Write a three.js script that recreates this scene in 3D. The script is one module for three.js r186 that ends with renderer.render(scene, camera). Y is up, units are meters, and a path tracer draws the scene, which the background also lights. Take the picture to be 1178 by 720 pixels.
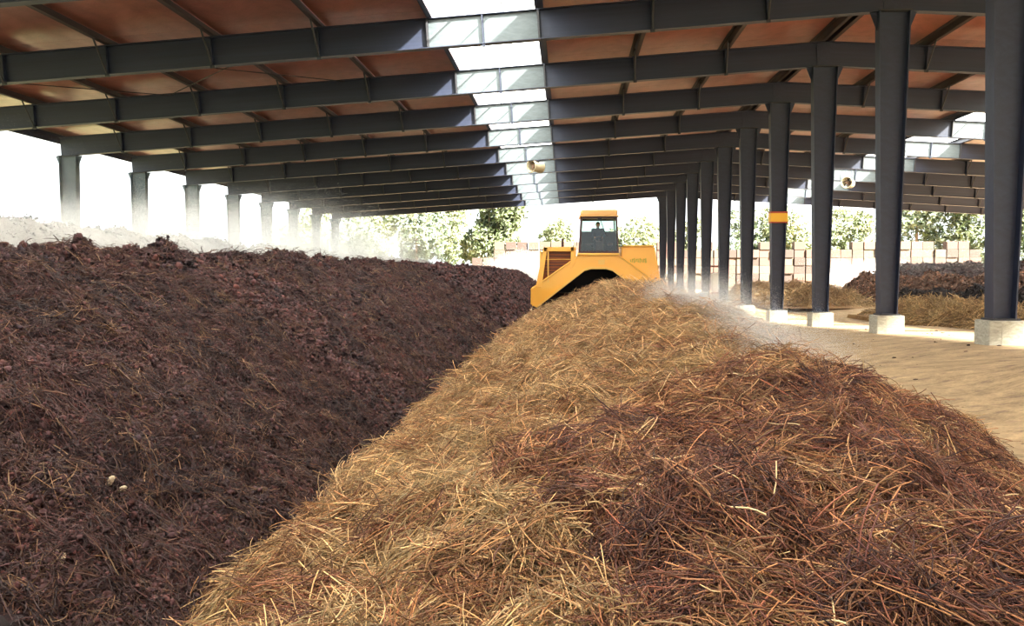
import * as THREE from 'three';
import { mergeGeometries } from 'three/addons/utils/BufferGeometryUtils.js';
import { RoundedBoxGeometry } from 'three/addons/geometries/RoundedBoxGeometry.js';
import { MarchingCubes } from 'three/addons/objects/MarchingCubes.js';
import { createNoise2D, createNoise3D } from 'simplex-noise';

// ------------------------------------------------------------------ camera, sky, sun, exposure
const scene = new THREE.Scene();
const EYE = 1.8, F = 940;
const camera = new THREE.PerspectiveCamera(2 * Math.atan(360 / F) * 180 / Math.PI, 1178 / 720, 0.05, 900);
camera.position.set(0, EYE, 0);
camera.rotation.order = 'YXZ';
camera.rotation.y = Math.atan(64 / F);          // looks a little left of the shed's axis
camera.rotation.x = -Math.atan(45 / F);         // and a little down
const skyTexture = (() => {                      // bright, hazy, almost even white sky
  const W = 64, H = 32, a = new Float32Array(W * H * 4);
  for (let y = 0; y < H; y++) for (let x = 0; x < W; x++) {
    const k = (y * W + x) * 4;
    a[k] = 0.90; a[k + 1] = 0.97; a[k + 2] = 1.0; a[k + 3] = 1;
  }
  const t = new THREE.DataTexture(a, W, H, THREE.RGBAFormat, THREE.FloatType);
  t.mapping = THREE.EquirectangularReflectionMapping; t.magFilter = THREE.LinearFilter; t.needsUpdate = true;
  return t;
})();
scene.background = skyTexture; scene.environment = skyTexture;
scene.backgroundIntensity = 1.3; scene.environmentIntensity = 1.3;
const sun = new THREE.DirectionalLight(new THREE.Color(1.0, 0.93, 0.80), 60);
sun.position.set(66, 60, 56); sun.target.position.set(0, 0, 0);   // from the right, a little from behind the camera
sun.castShadow = true; sun.shadow.radius = 6; sun.shadow.mapSize.set(4096, 4096);
Object.assign(sun.shadow.camera, { left: -110, right: 110, top: 110, bottom: -110, near: 1, far: 320 });
scene.add(sun, sun.target);
const renderer = new THREE.WebGLRenderer({ antialias: true });
renderer.toneMapping = THREE.LinearToneMapping;
renderer.toneMappingExposure = 2.25;
renderer.shadowMap.enabled = true;

// ------------------------------------------------------------------ helpers
function rng(seed) { let s = seed >>> 0; return () => { s = (s + 0x6d2b79f5) | 0; let t = Math.imul(s ^ (s >>> 15), 1 | s); t = (t + Math.imul(t ^ (t >>> 7), 61 | t)) ^ t; return ((t ^ (t >>> 14)) >>> 0) / 4294967296; }; }
const n2 = createNoise2D(rng(11)), n2b = createNoise2D(rng(23)), n3 = createNoise3D(rng(37));
const fbm = (f, x, y, o = 4) => { let s = 0, a = 1, t = 0; for (let i = 0; i < o; i++) { s += a * f(x, y); t += a; a *= 0.5; x = x * 2.03 + 7.1; y = y * 2.03 - 3.7; } return s / t; };
const clamp = (x, a, b) => Math.min(b, Math.max(a, x));
const smooth = (a, b, x) => { const t = clamp((x - a) / (b - a), 0, 1); return t * t * (3 - 2 * t); };
const mixn = (a, b, t) => a + (b - a) * t;
const table = (pts, x) => { if (x <= pts[0][0]) return pts[0][1]; for (let i = 1; i < pts.length; i++) if (x <= pts[i][0]) { const t = (x - pts[i - 1][0]) / (pts[i][0] - pts[i - 1][0]); return mixn(pts[i - 1][1], pts[i][1], t * t * (3 - 2 * t)); } return pts[pts.length - 1][1]; };
const lin = (r, g, b) => new THREE.Color().setRGB(r, g, b);
const nth = (k) => k < 20 ? ORD[k] : 'twenty-' + (ORD[k - 20] ?? ORD[0]);
const taken = new Map();
const numbered = (n) => { const k = taken.get(n) ?? 0; taken.set(n, k + 1); return k ? n + '_' + String(k).padStart(3, '0') : n; };
const ORD = ['first', 'second', 'third', 'fourth', 'fifth', 'sixth', 'seventh', 'eighth', 'ninth', 'tenth', 'eleventh', 'twelfth', 'thirteenth', 'fourteenth', 'fifteenth', 'sixteenth', 'seventeenth', 'eighteenth', 'nineteenth', 'twentieth'];
function tag(o, label, category, group, kind) { o.userData.label = label; o.userData.category = category; if (group) o.userData.group = group; if (kind) o.userData.kind = kind; return o; }
function thing(name, label, category, pos = [0, 0, 0], group, kind) { const g = new THREE.Group(); g.name = numbered(name); g.position.set(...pos); scene.add(g); return tag(g, label, category, group, kind); }
function part(name, geo, mat, parent) { const m = new THREE.Mesh(geo, mat); m.name = name; m.castShadow = m.receiveShadow = true; parent.add(m); return m; }
function bx(w, h, d, x = 0, y = 0, z = 0) { return new THREE.BoxGeometry(w, h, d).translate(x, y, z); }
function rb(w, h, d, r, x = 0, y = 0, z = 0) { return new RoundedBoxGeometry(w, h, d, 2, r).translate(x, y, z); }
function merge(list) { const l = list.map((g) => { const q = g.index ? g.toNonIndexed() : g; for (const k of Object.keys(q.attributes)) if (!['position', 'normal', 'uv'].includes(k)) q.deleteAttribute(k); return q; }); return mergeGeometries(l); }
function bar(a, b, r, seg = 6) { const va = new THREE.Vector3(...a), vb = new THREE.Vector3(...b), L = va.distanceTo(vb); const g = new THREE.CylinderGeometry(r, r, L, seg); g.applyQuaternion(new THREE.Quaternion().setFromUnitVectors(new THREE.Vector3(0, 1, 0), vb.clone().sub(va).normalize())); const m = va.add(vb).multiplyScalar(0.5); return g.translate(m.x, m.y, m.z); }
function prism(pts, depth, z = 0, bevel = 0) { const s = new THREE.Shape(pts.map((p) => new THREE.Vector2(...p))); return new THREE.ExtrudeGeometry(s, { depth, bevelEnabled: bevel > 0, bevelSize: bevel, bevelThickness: bevel, bevelSegments: 1 }).translate(0, 0, z); }

// textures: grain and patches only
function noiseTexture(size, paint, srgb = true) {
  const a = new Uint8Array(size * size * 4);
  for (let y = 0; y < size; y++) for (let x = 0; x < size; x++) { const c = paint(x / size, y / size), k = (y * size + x) * 4; a[k] = clamp(c[0], 0, 1) * 255; a[k + 1] = clamp(c[1], 0, 1) * 255; a[k + 2] = clamp(c[2], 0, 1) * 255; a[k + 3] = 255; }
  const t = new THREE.DataTexture(a, size, size); t.wrapS = t.wrapT = THREE.RepeatWrapping; t.magFilter = THREE.LinearFilter; t.minFilter = THREE.LinearMipmapLinearFilter; t.generateMipmaps = true;
  if (srgb) t.colorSpace = THREE.SRGBColorSpace; t.needsUpdate = true; return t;
}
// noise that repeats over the unit square
const tiled = (u, v, f, seed = 0) => { const a = u * 2 * Math.PI, b = v * 2 * Math.PI, R = f / (2 * Math.PI); return n3(Math.cos(a) * R + seed, Math.sin(a) * R + Math.cos(b) * R * 1.7, Math.sin(b) * R * 1.7 - seed); };
const tiledFbm = (u, v, f, o, seed = 0) => { let s = 0, a = 1, t = 0; for (let i = 0; i < o; i++) { s += a * tiled(u, v, f, seed + i * 9.1); t += a; a *= 0.55; f *= 2.1; } return s / t; };

const groundMap = noiseTexture(512, (u, v) => {
  const a = tiledFbm(u, v, 5, 5), b = tiledFbm(u, v, 24, 3, 40), c = tiled(u, v, 110, 80);
  const k = 0.56 + 0.12 * a + 0.08 * b + 0.05 * c, damp = smooth(0.25, 0.6, tiledFbm(u, v, 9, 3, 120));
  return [k * (1.14 - 0.12 * damp), k * (0.97 - 0.12 * damp), k * (0.74 - 0.05 * damp)];
});
const groundBump = noiseTexture(512, (u, v) => { const k = 0.5 + 0.3 * tiledFbm(u, v, 20, 4, 7) + 0.2 * tiled(u, v, 120, 3); return [k, k, k]; }, false);
const concreteMap = noiseTexture(256, (u, v) => { const k = 0.62 + 0.12 * tiledFbm(u, v, 4, 5, 3) + 0.06 * tiled(u, v, 60, 9); return [k * 1.02, k, k * 0.92]; });
const steelMap = noiseTexture(256, (u, v) => { const k = 0.80 + 0.10 * tiledFbm(u, v, 4, 4, 13) + 0.04 * tiled(u, v, 50, 19); return [k, k, k]; });
const roofMap = noiseTexture(512, (u, v) => { const k = 0.80 + 0.12 * tiledFbm(u, v * 0.6, 5, 4, 61) + 0.05 * tiled(u, v, 40, 67); return [k, k * (0.98 + 0.03 * tiled(u, v, 6, 71)), k]; });
const roofBump = noiseTexture(128, (u) => { const k = 0.5 + 0.5 * Math.sin(u * Math.PI * 2 * 4); return [k, k, k]; }, false);
const grainMap = noiseTexture(256, (u, v) => { const k = 0.72 + 0.26 * tiledFbm(u, v, 14, 4, 31) + 0.12 * tiled(u, v, 90, 5); return [k, k * 0.97, k * 0.94]; });

const yardMap = noiseTexture(256, (u, v) => { const k = 0.36 + 0.10 * tiledFbm(u, v, 6, 4, 93) + 0.06 * tiled(u, v, 70, 97); return [k * 1.0, k * 1.06, k * 0.66]; });
const M = {
  yard: new THREE.MeshStandardMaterial({ map: yardMap, roughness: 1 }),
  ground: new THREE.MeshStandardMaterial({ map: groundMap, bumpMap: groundBump, bumpScale: 0.012, roughness: 1 }),
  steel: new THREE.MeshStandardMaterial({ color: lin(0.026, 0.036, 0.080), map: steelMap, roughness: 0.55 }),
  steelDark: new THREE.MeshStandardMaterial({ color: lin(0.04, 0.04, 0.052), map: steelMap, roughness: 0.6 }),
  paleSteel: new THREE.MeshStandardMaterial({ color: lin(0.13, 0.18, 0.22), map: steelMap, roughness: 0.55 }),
  skylitTint: new THREE.MeshStandardMaterial({ color: lin(0.125, 0.155, 0.175), map: steelMap, roughness: 0.6 }),  // steel tone lightened to hold the brightness under the skylights
  purlin: new THREE.MeshStandardMaterial({ color: lin(0.045, 0.032, 0.036), map: steelMap, roughness: 0.6 }),
  roof: new THREE.MeshStandardMaterial({ color: lin(0.40, 0.155, 0.11), map: roofMap, bumpMap: roofBump, bumpScale: 0.006, roughness: 0.38 }),
  skylight: new THREE.MeshPhysicalMaterial({ color: lin(0.86, 0.90, 0.90), transmission: 1, thickness: 0, roughness: 0.82, ior: 1.3 }),
  concrete: new THREE.MeshStandardMaterial({ map: concreteMap, roughness: 0.95 }),
  yellowBand: new THREE.MeshStandardMaterial({ color: lin(0.75, 0.42, 0.03), roughness: 0.6 }),
  redBand: new THREE.MeshStandardMaterial({ color: lin(0.35, 0.04, 0.02), roughness: 0.6 }),
  machine: new THREE.MeshPhysicalMaterial({ color: lin(0.90, 0.43, 0.045), roughness: 0.42, clearcoat: 0.3 }),
  machineTrim: new THREE.MeshStandardMaterial({ color: lin(0.80, 0.45, 0.09), roughness: 0.5 }),
  cabRoof: new THREE.MeshStandardMaterial({ color: lin(0.78, 0.45, 0.18), roughness: 0.5 }),
  black: new THREE.MeshStandardMaterial({ color: lin(0.018, 0.018, 0.024), roughness: 0.6 }),
  darkFrame: new THREE.MeshStandardMaterial({ color: lin(0.05, 0.02, 0.025), roughness: 0.5 }),
  grille: new THREE.MeshStandardMaterial({ color: lin(0.30, 0.09, 0.03), roughness: 0.8 }),
  glass: new THREE.MeshPhysicalMaterial({ color: lin(0.62, 0.74, 0.68), transmission: 1, thickness: 0, roughness: 0.02, ior: 1.45 }),
  lime: new THREE.MeshStandardMaterial({ color: lin(0.33, 0.38, 0.03), roughness: 0.6 }),
  jacket: new THREE.MeshStandardMaterial({ color: lin(0.02, 0.03, 0.06), roughness: 0.9 }),
  hair: new THREE.MeshStandardMaterial({ color: lin(0.015, 0.012, 0.012), roughness: 0.9 }),
  fan: new THREE.MeshStandardMaterial({ color: lin(0.34, 0.29, 0.20), roughness: 0.5 }),
  fanDark: new THREE.MeshStandardMaterial({ color: lin(0.16, 0.09, 0.06), roughness: 0.7 }),
  rust: new THREE.MeshStandardMaterial({ color: lin(0.20, 0.07, 0.05), roughness: 0.9 }),
  blue: new THREE.MeshStandardMaterial({ color: lin(0.10, 0.25, 0.38), roughness: 0.5 }),
  white: new THREE.MeshStandardMaterial({ color: lin(0.75, 0.75, 0.72), roughness: 0.7 }),
  bark: new THREE.MeshStandardMaterial({ color: lin(0.16, 0.12, 0.08), roughness: 1 }),
  leaf: new THREE.MeshPhysicalMaterial({ color: lin(1, 1, 1), roughness: 0.95, transmission: 0.35, thickness: 0 }),
  strand: new THREE.MeshStandardMaterial({ roughness: 0.7, vertexColors: true }),
  crumb: new THREE.MeshStandardMaterial({ roughness: 0.95, vertexColors: true }),
  heapBody: new THREE.MeshStandardMaterial({ roughness: 1, vertexColors: true, map: grainMap }),
  steam: new THREE.MeshPhysicalMaterial({ color: lin(0.96, 0.97, 0.98), roughness: 1, transmission: 0.5, thickness: 0 }),
};

// ------------------------------------------------------------------ the shed: measures
const U = 8.87, BAY = 6, D0 = 17.4, NF = 11;             // column line offset, bay length, first frame's distance, frames in view
const SLOPE = 0.0616, DEPTH = 0.84;                      // rafter slope and depth
const HALF = 3.55 * U;                                   // ridge to eave
const beamBottom = (X) => EYE + U * 0.81 - SLOPE * Math.abs(X - U);
const frameD = (n) => D0 + n * BAY;
const FAR = frameD(NF - 1) + 0.6, NEAR = -70;            // shed runs on behind the camera
const PSTEP = 0.356 * U;                                 // purlin spacing
const theta = Math.atan(SLOPE), SKY0 = 1.094 * U, SKY1 = 1.45 * U;   // skylight strip, measured from the ridge

const groundAt = (X, d) => smooth(4.5, 9, X) * (1 - smooth(11.5, 17, X)) * clamp(0.36 - 0.034 * (d - 17.4), -0.25, 0.6) + 0.02 * n2(X * 0.25, d * 0.18);

// ground
{
  const xs = [], ds = [];
  for (let x = -34; x <= 60; x += 0.7) xs.push(x);
  for (let d = -12; d < 0; d += 2) ds.push(d);
  for (let d = 0; d < 90; d += 0.6) ds.push(d);
  for (let d = 90; d <= 130; d += 5) ds.push(d);
  const pos = [], uv = [], idx = [];
  for (const d of ds) for (const x of xs) { pos.push(x, groundAt(x, d) + 0.012 * n2b(x * 1.1, d * 1.1), -d); uv.push(x / 4.5, d / 4.5); }
  const W = xs.length;
  for (let j = 0; j < ds.length - 1; j++) for (let i = 0; i < W - 1; i++) { const a = j * W + i; idx.push(a, a + 1, a + W, a + 1, a + W + 1, a + W); }
  const g = new THREE.BufferGeometry(); g.setAttribute('position', new THREE.Float32BufferAttribute(pos, 3)); g.setAttribute('uv', new THREE.Float32BufferAttribute(uv, 2)); g.setIndex(idx); g.computeVertexNormals();
  const floor = part('floor', g, M.ground, scene); tag(floor, 'dusty tan earth floor of the shed', 'floor', null, 'structure');
  const yg = new THREE.PlaneGeometry(700, 700).rotateX(-Math.PI / 2).translate(0, -0.45, -150);
  const uvY = yg.attributes.uv; for (let i = 0; i < uvY.count; i++) uvY.setXY(i, uvY.getX(i) * 150, uvY.getY(i) * 150);
  const yard = part('ground', yg, M.yard, scene); tag(yard, 'open sunlit yard of grass and earth around the shed', 'ground', null, 'structure');
}

// roof: panels between frames and purlins, purlins, skylight panes
const ceiling = thing('ceiling', 'terracotta roof sheeting on dark purlins with two white skylight strips', 'ceiling', [0, 0, 0], null, 'structure');
{
  const ROOFY = EYE + U * 0.81 + DEPTH + 0.26;            // underside of the sheets at the ridge
  const purlinAt = [];                                    // offsets from the ridge
  for (let k = -3; k < 8; k++) purlinAt.push(SKY0 + k * PSTEP); // ... SKY0, SKY1 ...
  const offs = purlinAt.filter((o) => o > 0.3 && o < HALF).sort((a, b) => a - b);
  const edges = [0, ...offs, HALF + 0.5];
  const rows = [NEAR]; for (let n = 0; n < NF; n++) rows.push(frameD(n)); rows[rows.length - 1] = FAR;
  const panelCache = new Map();
  const panelGeo = (w, l) => { const k = w.toFixed(3) + '_' + l.toFixed(3); if (!panelCache.has(k)) { const g = new THREE.BoxGeometry(w - 0.012, 0.05, l - 0.012); const u = g.attributes.uv, p = g.attributes.position; for (let i = 0; i < u.count; i++) u.setXY(i, p.getX(i) / 3, p.getZ(i) / 3); panelCache.set(k, g); } return panelCache.get(k); };
  const roofTints = [M.roof, M.roof.clone(), M.roof.clone()];
  roofTints[1].color = lin(0.375, 0.15, 0.11); roofTints[2].color = lin(0.43, 0.165, 0.11);
  const r = rng(5);
  for (const s of [-1, 1]) {
    for (let i = 0; i < edges.length - 1; i++) {
      const o = (edges[i] + edges[i + 1]) / 2, w = edges[i + 1] - edges[i], lit = Math.abs(edges[i] - SKY0) < 0.01;
      for (let j = 0; j < rows.length - 1; j++) {
        const l = rows[j + 1] - rows[j], d = (rows[j] + rows[j + 1]) / 2, y = ROOFY - SLOPE * o + 0.025;
        if (lit) {
          for (let k = 0; k < 3; k++) {                    // three panes across the strip
            const pw = w / 3, po = edges[i] + (k + 0.5) * pw, pg = new THREE.PlaneGeometry(pw - 0.04, l - 0.04).rotateX(Math.PI / 2);
            const p = part('skylight_pane', pg, M.skylight, ceiling);
            p.position.set(U + s * po, ROOFY - SLOPE * po + 0.03, -d); p.rotation.z = -s * theta;
          }
          continue;
        }
        const p = part('roof_panel', panelGeo(w, l), roofTints[Math.floor(r() * 3)], ceiling);
        p.position.set(U + s * o, y, -d); p.rotation.z = -s * theta;
      }
    }
    for (const o of [0.15, ...offs, HALF + 0.42]) {
      const L = FAR - NEAR, skyEdge = Math.abs(o - SKY0) < 0.01 || Math.abs(o - SKY1) < 0.01;
      const g = merge([bx(0.02, 0.24, L, 0, 0.12, 0), bx(0.14, 0.02, L, 0.06, 0.01, 0), bx(0.14, 0.02, L, -0.06, 0.23, 0)]);
      const p = part('purlin', g, skyEdge ? M.steel : M.purlin, ceiling);
      p.position.set(U + s * o, ROOFY - SLOPE * o - 0.25, -(FAR + NEAR) / 2); p.rotation.z = -s * theta;
    }
    for (const k of [1, 2]) {                             // glazing bars of the strip
      const o = SKY0 + k * PSTEP / 3, p = part('glazing_bar', bx(0.04, 0.06, FAR - NEAR), M.white, ceiling);
      p.position.set(U + s * o, ROOFY - SLOPE * o - 0.02, -(FAR + NEAR) / 2); p.rotation.z = -s * theta;
    }
  }
  for (const [X0, d0, X1, d1] of [[-21, 23.6, -14.5, 29.2], [-14.5, 23.6, -8, 29.2], [-8, 23.6, -14.5, 29.2]]) {
    part('brace_rod', bar([X0, beamBottom(X0) + 0.75, -d0], [X1, beamBottom(X1) + 0.75, -d1], 0.018), M.purlin, ceiling);
  }
}

// rafters and columns
const offsList = []; for (let k = -3; k < 8; k++) { const o = SKY0 + k * PSTEP; if (o > 0.3 && o < HALF) offsList.push(o); }
const spot = (n) => n === 0 ? 'nearest the camera' : n === NF - 1 ? 'farthest of all at the open shed end' : ORD[n] + ' from the camera';
function rafter(n, s) {
  const side = s < 0 ? 'left' : 'right';
  const t = thing('roof_beam', `${n === 0 ? 'blue grey steel roof beam' : 'blue grey steel roof beam'} of the ${side} slope, ${spot(n)}`, 'beam', [U, beamBottom(U), -frameD(n)], side + ' roof beams', 'structure');
  t.rotation.z = -s * theta;
  const L = HALF / Math.cos(theta);
  const cx = s * L / 2;
  part('web', bx(L, DEPTH, 0.014, cx, DEPTH / 2, 0), M.steel, t);
  part('bottom_flange', bx(L, 0.022, 0.26, cx, 0.011, 0), M.steel, t);
  part('top_flange', bx(L, 0.022, 0.26, cx, DEPTH - 0.011, 0), M.steel, t);
  for (const o of offsList) {
    part('stiffener', bx(0.014, DEPTH - 0.05, 0.11, s * o, DEPTH / 2, 0.066), M.steel, t);
    if (Math.abs(o - SKY0) > 0.1 && Math.abs(o - SKY1) > 0.1) part('flange_brace', merge([bar([s * o, 0.03, 0.13], [s * o, DEPTH + 0.1, 0.75], 0.03, 4), bx(0.12, 0.09, 0.06, s * o, -0.02, 0.1)]), M.steelDark, t);
    else part('cleat', bx(0.05, DEPTH - 0.06, 0.12, s * o, DEPTH / 2, 0.07), M.steelDark, t);
  }
  part('middle_stiffener', merge([bx(0.03, DEPTH - 0.05, 0.11, s * (SKY0 + PSTEP / 2), DEPTH / 2, 0.066), bx(0.1, 0.08, 0.1, s * (SKY0 + PSTEP / 2), -0.03, 0.05)]), M.steel, t);
  for (const k of [0, 1]) part('skylit_panel', bx(PSTEP / 2 - 0.06, DEPTH - 0.07, 0.012, s * (SKY0 + PSTEP * (0.25 + 0.5 * k)), DEPTH / 2, 0.018), M.skylitTint, t);  // plates below the skylight strip, its brightness put into their colour
  if (s < 0) part('ridge_plate', bx(0.5, DEPTH + 0.02, 0.05, 0, DEPTH / 2, 0), M.steel, t);
  return t;
}
for (let n = 0; n < NF; n++) { rafter(n, -1); rafter(n, 1); }

function columnParts(t, h, wb, wt, depth, paint = M.steel, s0 = -1, s1 = 1) { // tapered plate column: web in the frame's plane, a flange at either side
  const fl = 0.03;
  part('web', prism([[s0 * wb / 2, 0], [s1 * wb / 2, 0], [s1 * wt / 2, h], [s0 * wt / 2, h]], 0.02, -0.01), paint, t);
  for (const s of [s0, s1]) part('flange', prism([[s * wb / 2, 0], [s * (wb / 2 - fl), 0], [s * (wt / 2 - fl), h], [s * wt / 2, h]].sort(() => 0), depth, -depth / 2), paint, t);
  part('base_plate', bx(wb + 0.1, 0.04, depth + 0.1, 0, 0.02, 0), M.steelDark, t);
  part('cap_plate', bx(wt + 0.04, 0.03, depth + 0.04, 0, h - 0.015, 0), M.steelDark, t);
  part('knee_plate', merge([prism([[-wt / 2, h - 0.55], [-wt / 2 - 0.22, h], [-wt / 2, h]], 0.02, -0.01), prism([[wt / 2, h - 0.55], [wt / 2, h], [wt / 2 + 0.22, h]], 0.02, -0.01)]), paint, t);
}
const pierH = 0.5;
for (let n = 0; n < NF; n++) {
  const d = frameD(n), gy = groundAt(U, d) - 0.05, top = beamBottom(U);
  const where = n === 0 ? 'nearest the camera in the central row' : n === NF - 1 ? 'farthest of the central row' : `${ORD[n]} from the camera in the central row`;
  const pw = 0.74;
  const p = thing('concrete_pier', `square grey concrete footing under the steel column ${where}`, 'footing', [U, gy, -d], 'concrete footings of the central columns');
  part('plinth', rb(pw, pierH + 0.05, 0.62, 0.025, 0, (pierH + 0.05) / 2, 0), M.concrete, p);
  part('formwork_joint', bx(0.03, pierH - 0.02, 0.012, -0.11, pierH / 2, 0.312), M.concrete, p);
  const y0 = gy + pierH + 0.05, t = thing('steel_column', `tapered blue grey steel column on a concrete footing, ${n === 3 ? 'with a yellow painted band, ' : ''}${where}`, 'column', [U, y0, -d], 'central row of steel columns', 'structure');
  columnParts(t, top - y0, 0.46, 0.84, 0.36);
  if (n === 3) {                                           // painted marks
    const yb = EYE + (315 - 252) * d / F - y0;
    part('yellow_band', bx(0.70, 0.36, 0.40, 0, yb, 0), M.yellowBand, t);
    part('red_band', bx(0.705, 0.07, 0.405, 0, yb + 0.215, 0), M.redBand, t);
    part('red_band', bx(0.685, 0.05, 0.405, 0, yb - 0.205, 0), M.redBand, t);
  }
}
for (let n = 2; n < NF; n++) {
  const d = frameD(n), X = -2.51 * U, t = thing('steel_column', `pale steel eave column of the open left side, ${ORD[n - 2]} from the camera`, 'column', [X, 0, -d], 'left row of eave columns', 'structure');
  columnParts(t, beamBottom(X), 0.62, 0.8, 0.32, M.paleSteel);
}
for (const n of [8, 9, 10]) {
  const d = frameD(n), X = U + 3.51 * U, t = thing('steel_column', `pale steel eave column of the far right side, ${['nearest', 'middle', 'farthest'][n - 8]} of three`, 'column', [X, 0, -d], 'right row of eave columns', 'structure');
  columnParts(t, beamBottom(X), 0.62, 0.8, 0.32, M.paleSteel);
}
// eave rails along both open sides
for (const s of [-1, 1]) {
  const X = U + s * (HALF + 0.35), y = beamBottom(X) + 0.72;
  const e = thing('eave_rail', `long steel eave rail along the open ${s < 0 ? 'left' : 'right'} side`, 'rail', [X, y, -(FAR + NEAR) / 2], null, 'structure');
  part('rail_web', bx(0.08, 0.34, FAR - NEAR, 0, 0.1, 0), M.steel, e);
  part('gutter', bx(0.2, 0.16, FAR - NEAR, s * 0.16, 0.25, 0), M.steel, e);
}

// ------------------------------------------------------------------ heaps
// A heap: height function over (X, d); the rows come closer together near the camera.
function heapGrid(name, parent, X0, X1, NX, dA, dB, ND, height, colour, mat = M.heapBody, ratio = true) {
  const pos = [], uv = [], col = [], idx = [];
  for (let j = 0; j <= ND; j++) {
    const d = ratio ? dA * Math.pow(dB / dA, j / ND) : mixn(dA, dB, j / ND);
    for (let i = 0; i <= NX; i++) { const X = mixn(X0, X1, i / NX), y = height(X, d), c = colour(X, d, y); pos.push(X, y, -d); uv.push(X * 1.3, d * 1.3); col.push(...c); }
  }
  for (let j = 0; j < ND; j++) for (let i = 0; i < NX; i++) { const a = j * (NX + 1) + i; if ([a, a + 1, a + NX + 1, a + NX + 2].every((k) => pos[k * 3 + 1] < -0.1)) continue; idx.push(a, a + 1, a + NX + 1, a + 1, a + NX + 2, a + NX + 1); }
  const g = new THREE.BufferGeometry(); g.setAttribute('position', new THREE.Float32BufferAttribute(pos, 3)); g.setAttribute('uv', new THREE.Float32BufferAttribute(uv, 2)); g.setAttribute('color', new THREE.Float32BufferAttribute(col, 3)); g.setIndex(idx); g.computeVertexNormals();
  return part(name, g, mat, parent);
}
// bundles of straw strands and clusters of crumbs, the pieces that are strewn over the heaps
function strandTube(pts, r, colour, out) {
  const S = 3; let prev = null;
  const dir = new THREE.Vector3(), a = new THREE.Vector3(), b = new THREE.Vector3(), up = new THREE.Vector3(0.31, 0.83, 0.46);
  const base = out.pos.length / 3;
  for (let i = 0; i < pts.length; i++) {
    dir.copy(pts[Math.min(i + 1, pts.length - 1)]).sub(pts[Math.max(i - 1, 0)]).normalize();
    a.crossVectors(dir, up).normalize(); b.crossVectors(dir, a);
    for (let k = 0; k < S; k++) { const t = k / S * 2 * Math.PI, x = Math.cos(t), y = Math.sin(t); out.pos.push(pts[i].x + (a.x * x + b.x * y) * r, pts[i].y + (a.y * x + b.y * y) * r, pts[i].z + (a.z * x + b.z * y) * r); out.nor.push(a.x * x + b.x * y, a.y * x + b.y * y, a.z * x + b.z * y); out.col.push(...colour); }
  }
  for (let i = 0; i < pts.length - 1; i++) for (let k = 0; k < S; k++) { const p = base + i * S + k, q = base + i * S + (k + 1) % S; out.idx.push(p, q, p + S, q, q + S, p + S); }
}
function build(out) { const g = new THREE.BufferGeometry(); g.setAttribute('position', new THREE.Float32BufferAttribute(out.pos, 3)); g.setAttribute('normal', new THREE.Float32BufferAttribute(out.nor, 3)); g.setAttribute('color', new THREE.Float32BufferAttribute(out.col, 3)); g.setIndex(out.idx); return g; }
const fresh = () => ({ pos: [], nor: [], col: [], idx: [] });
// a tuft lies in the local xz plane, strands mainly along x, about one metre long at scale 1
function tuft(seed, count, spread, radius, wild) {
  const r = rng(seed), out = fresh();
  for (let i = 0; i < count; i++) {
    const yaw = (r() - 0.5) * wild, pitch = (r() - 0.42) * 0.42, L = 0.35 + 0.65 * r(), bend = (r() - 0.5) * 3.1, kink = r() < 0.25 ? (r() - 0.5) * 1.6 : 0, sag = r() * 0.5;
    const c = new THREE.Vector3((r() - 0.5) * spread, (r() - 0.3) * 0.12, (r() - 0.5) * spread);
    const pts = [], N = 6; let x = c.x, y = c.y, z = c.z, a = yaw - bend / 2, p = pitch + sag / 2;
    for (let k = 0; k <= N; k++) { pts.push(new THREE.Vector3(x, y, z)); const s = L / N; x += Math.cos(a) * Math.cos(p) * s; z += Math.sin(a) * Math.cos(p) * s; y += Math.sin(p) * s; a += bend / N + (k === 2 ? kink : 0); p -= sag / N * 1.6; }
    const mx = pts[0].x + (x - pts[0].x) / 2 - c.x, mz = (z - c.z) / 2; pts.forEach((q) => { q.x -= mx; q.z -= mz; });
    const v = 0.36 + 0.95 * r() * r() + (r() < 0.13 ? 0.75 : 0), w = (r() - 0.5) * 0.12;
    strandTube(pts, radius * (0.6 + 0.8 * r()), [v * (1 + w), v, v * (1 - w)], out);
  }
  return build(out);
}
function crumbs(seed, count, spread, size) {
  const r = rng(seed), out = fresh(), ico = new THREE.IcosahedronGeometry(1, 0);
  const p = ico.attributes.position;
  for (let i = 0; i < count; i++) {
    const s = size * (0.35 + r() * r() * 1.1), c = [(r() - 0.5) * spread, (r() - 0.35) * spread * 0.28, (r() - 0.5) * spread], e = [0.7 + r() * 0.7, 0.6 + r() * 0.6, 0.7 + r() * 0.7], v = 0.5 + 0.7 * r() + (r() < 0.04 ? 0.8 : 0), w = (r() - 0.5) * 0.25, base = out.pos.length / 3, tw = r() * 6.3, jit = [r() * 9, r() * 9];
    for (let k = 0; k < p.count; k++) {
      let x = p.getX(k), y = p.getY(k), z = p.getZ(k); const j = 1 + 0.35 * n3(x * 1.7 + jit[0], y * 1.7 + jit[1], z * 1.7);
      x *= e[0] * s * j; y *= e[1] * s * j; z *= e[2] * s * j; const X = x * Math.cos(tw) - z * Math.sin(tw), Z = x * Math.sin(tw) + z * Math.cos(tw);
      out.pos.push(c[0] + X, c[1] + y, c[2] + Z); out.nor.push(p.getX(k), p.getY(k), p.getZ(k)); out.col.push(v * (1 + w), v, v * (1 - w)); out.idx.push(base + k);
    }
  }
  return build(out);
}
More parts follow.
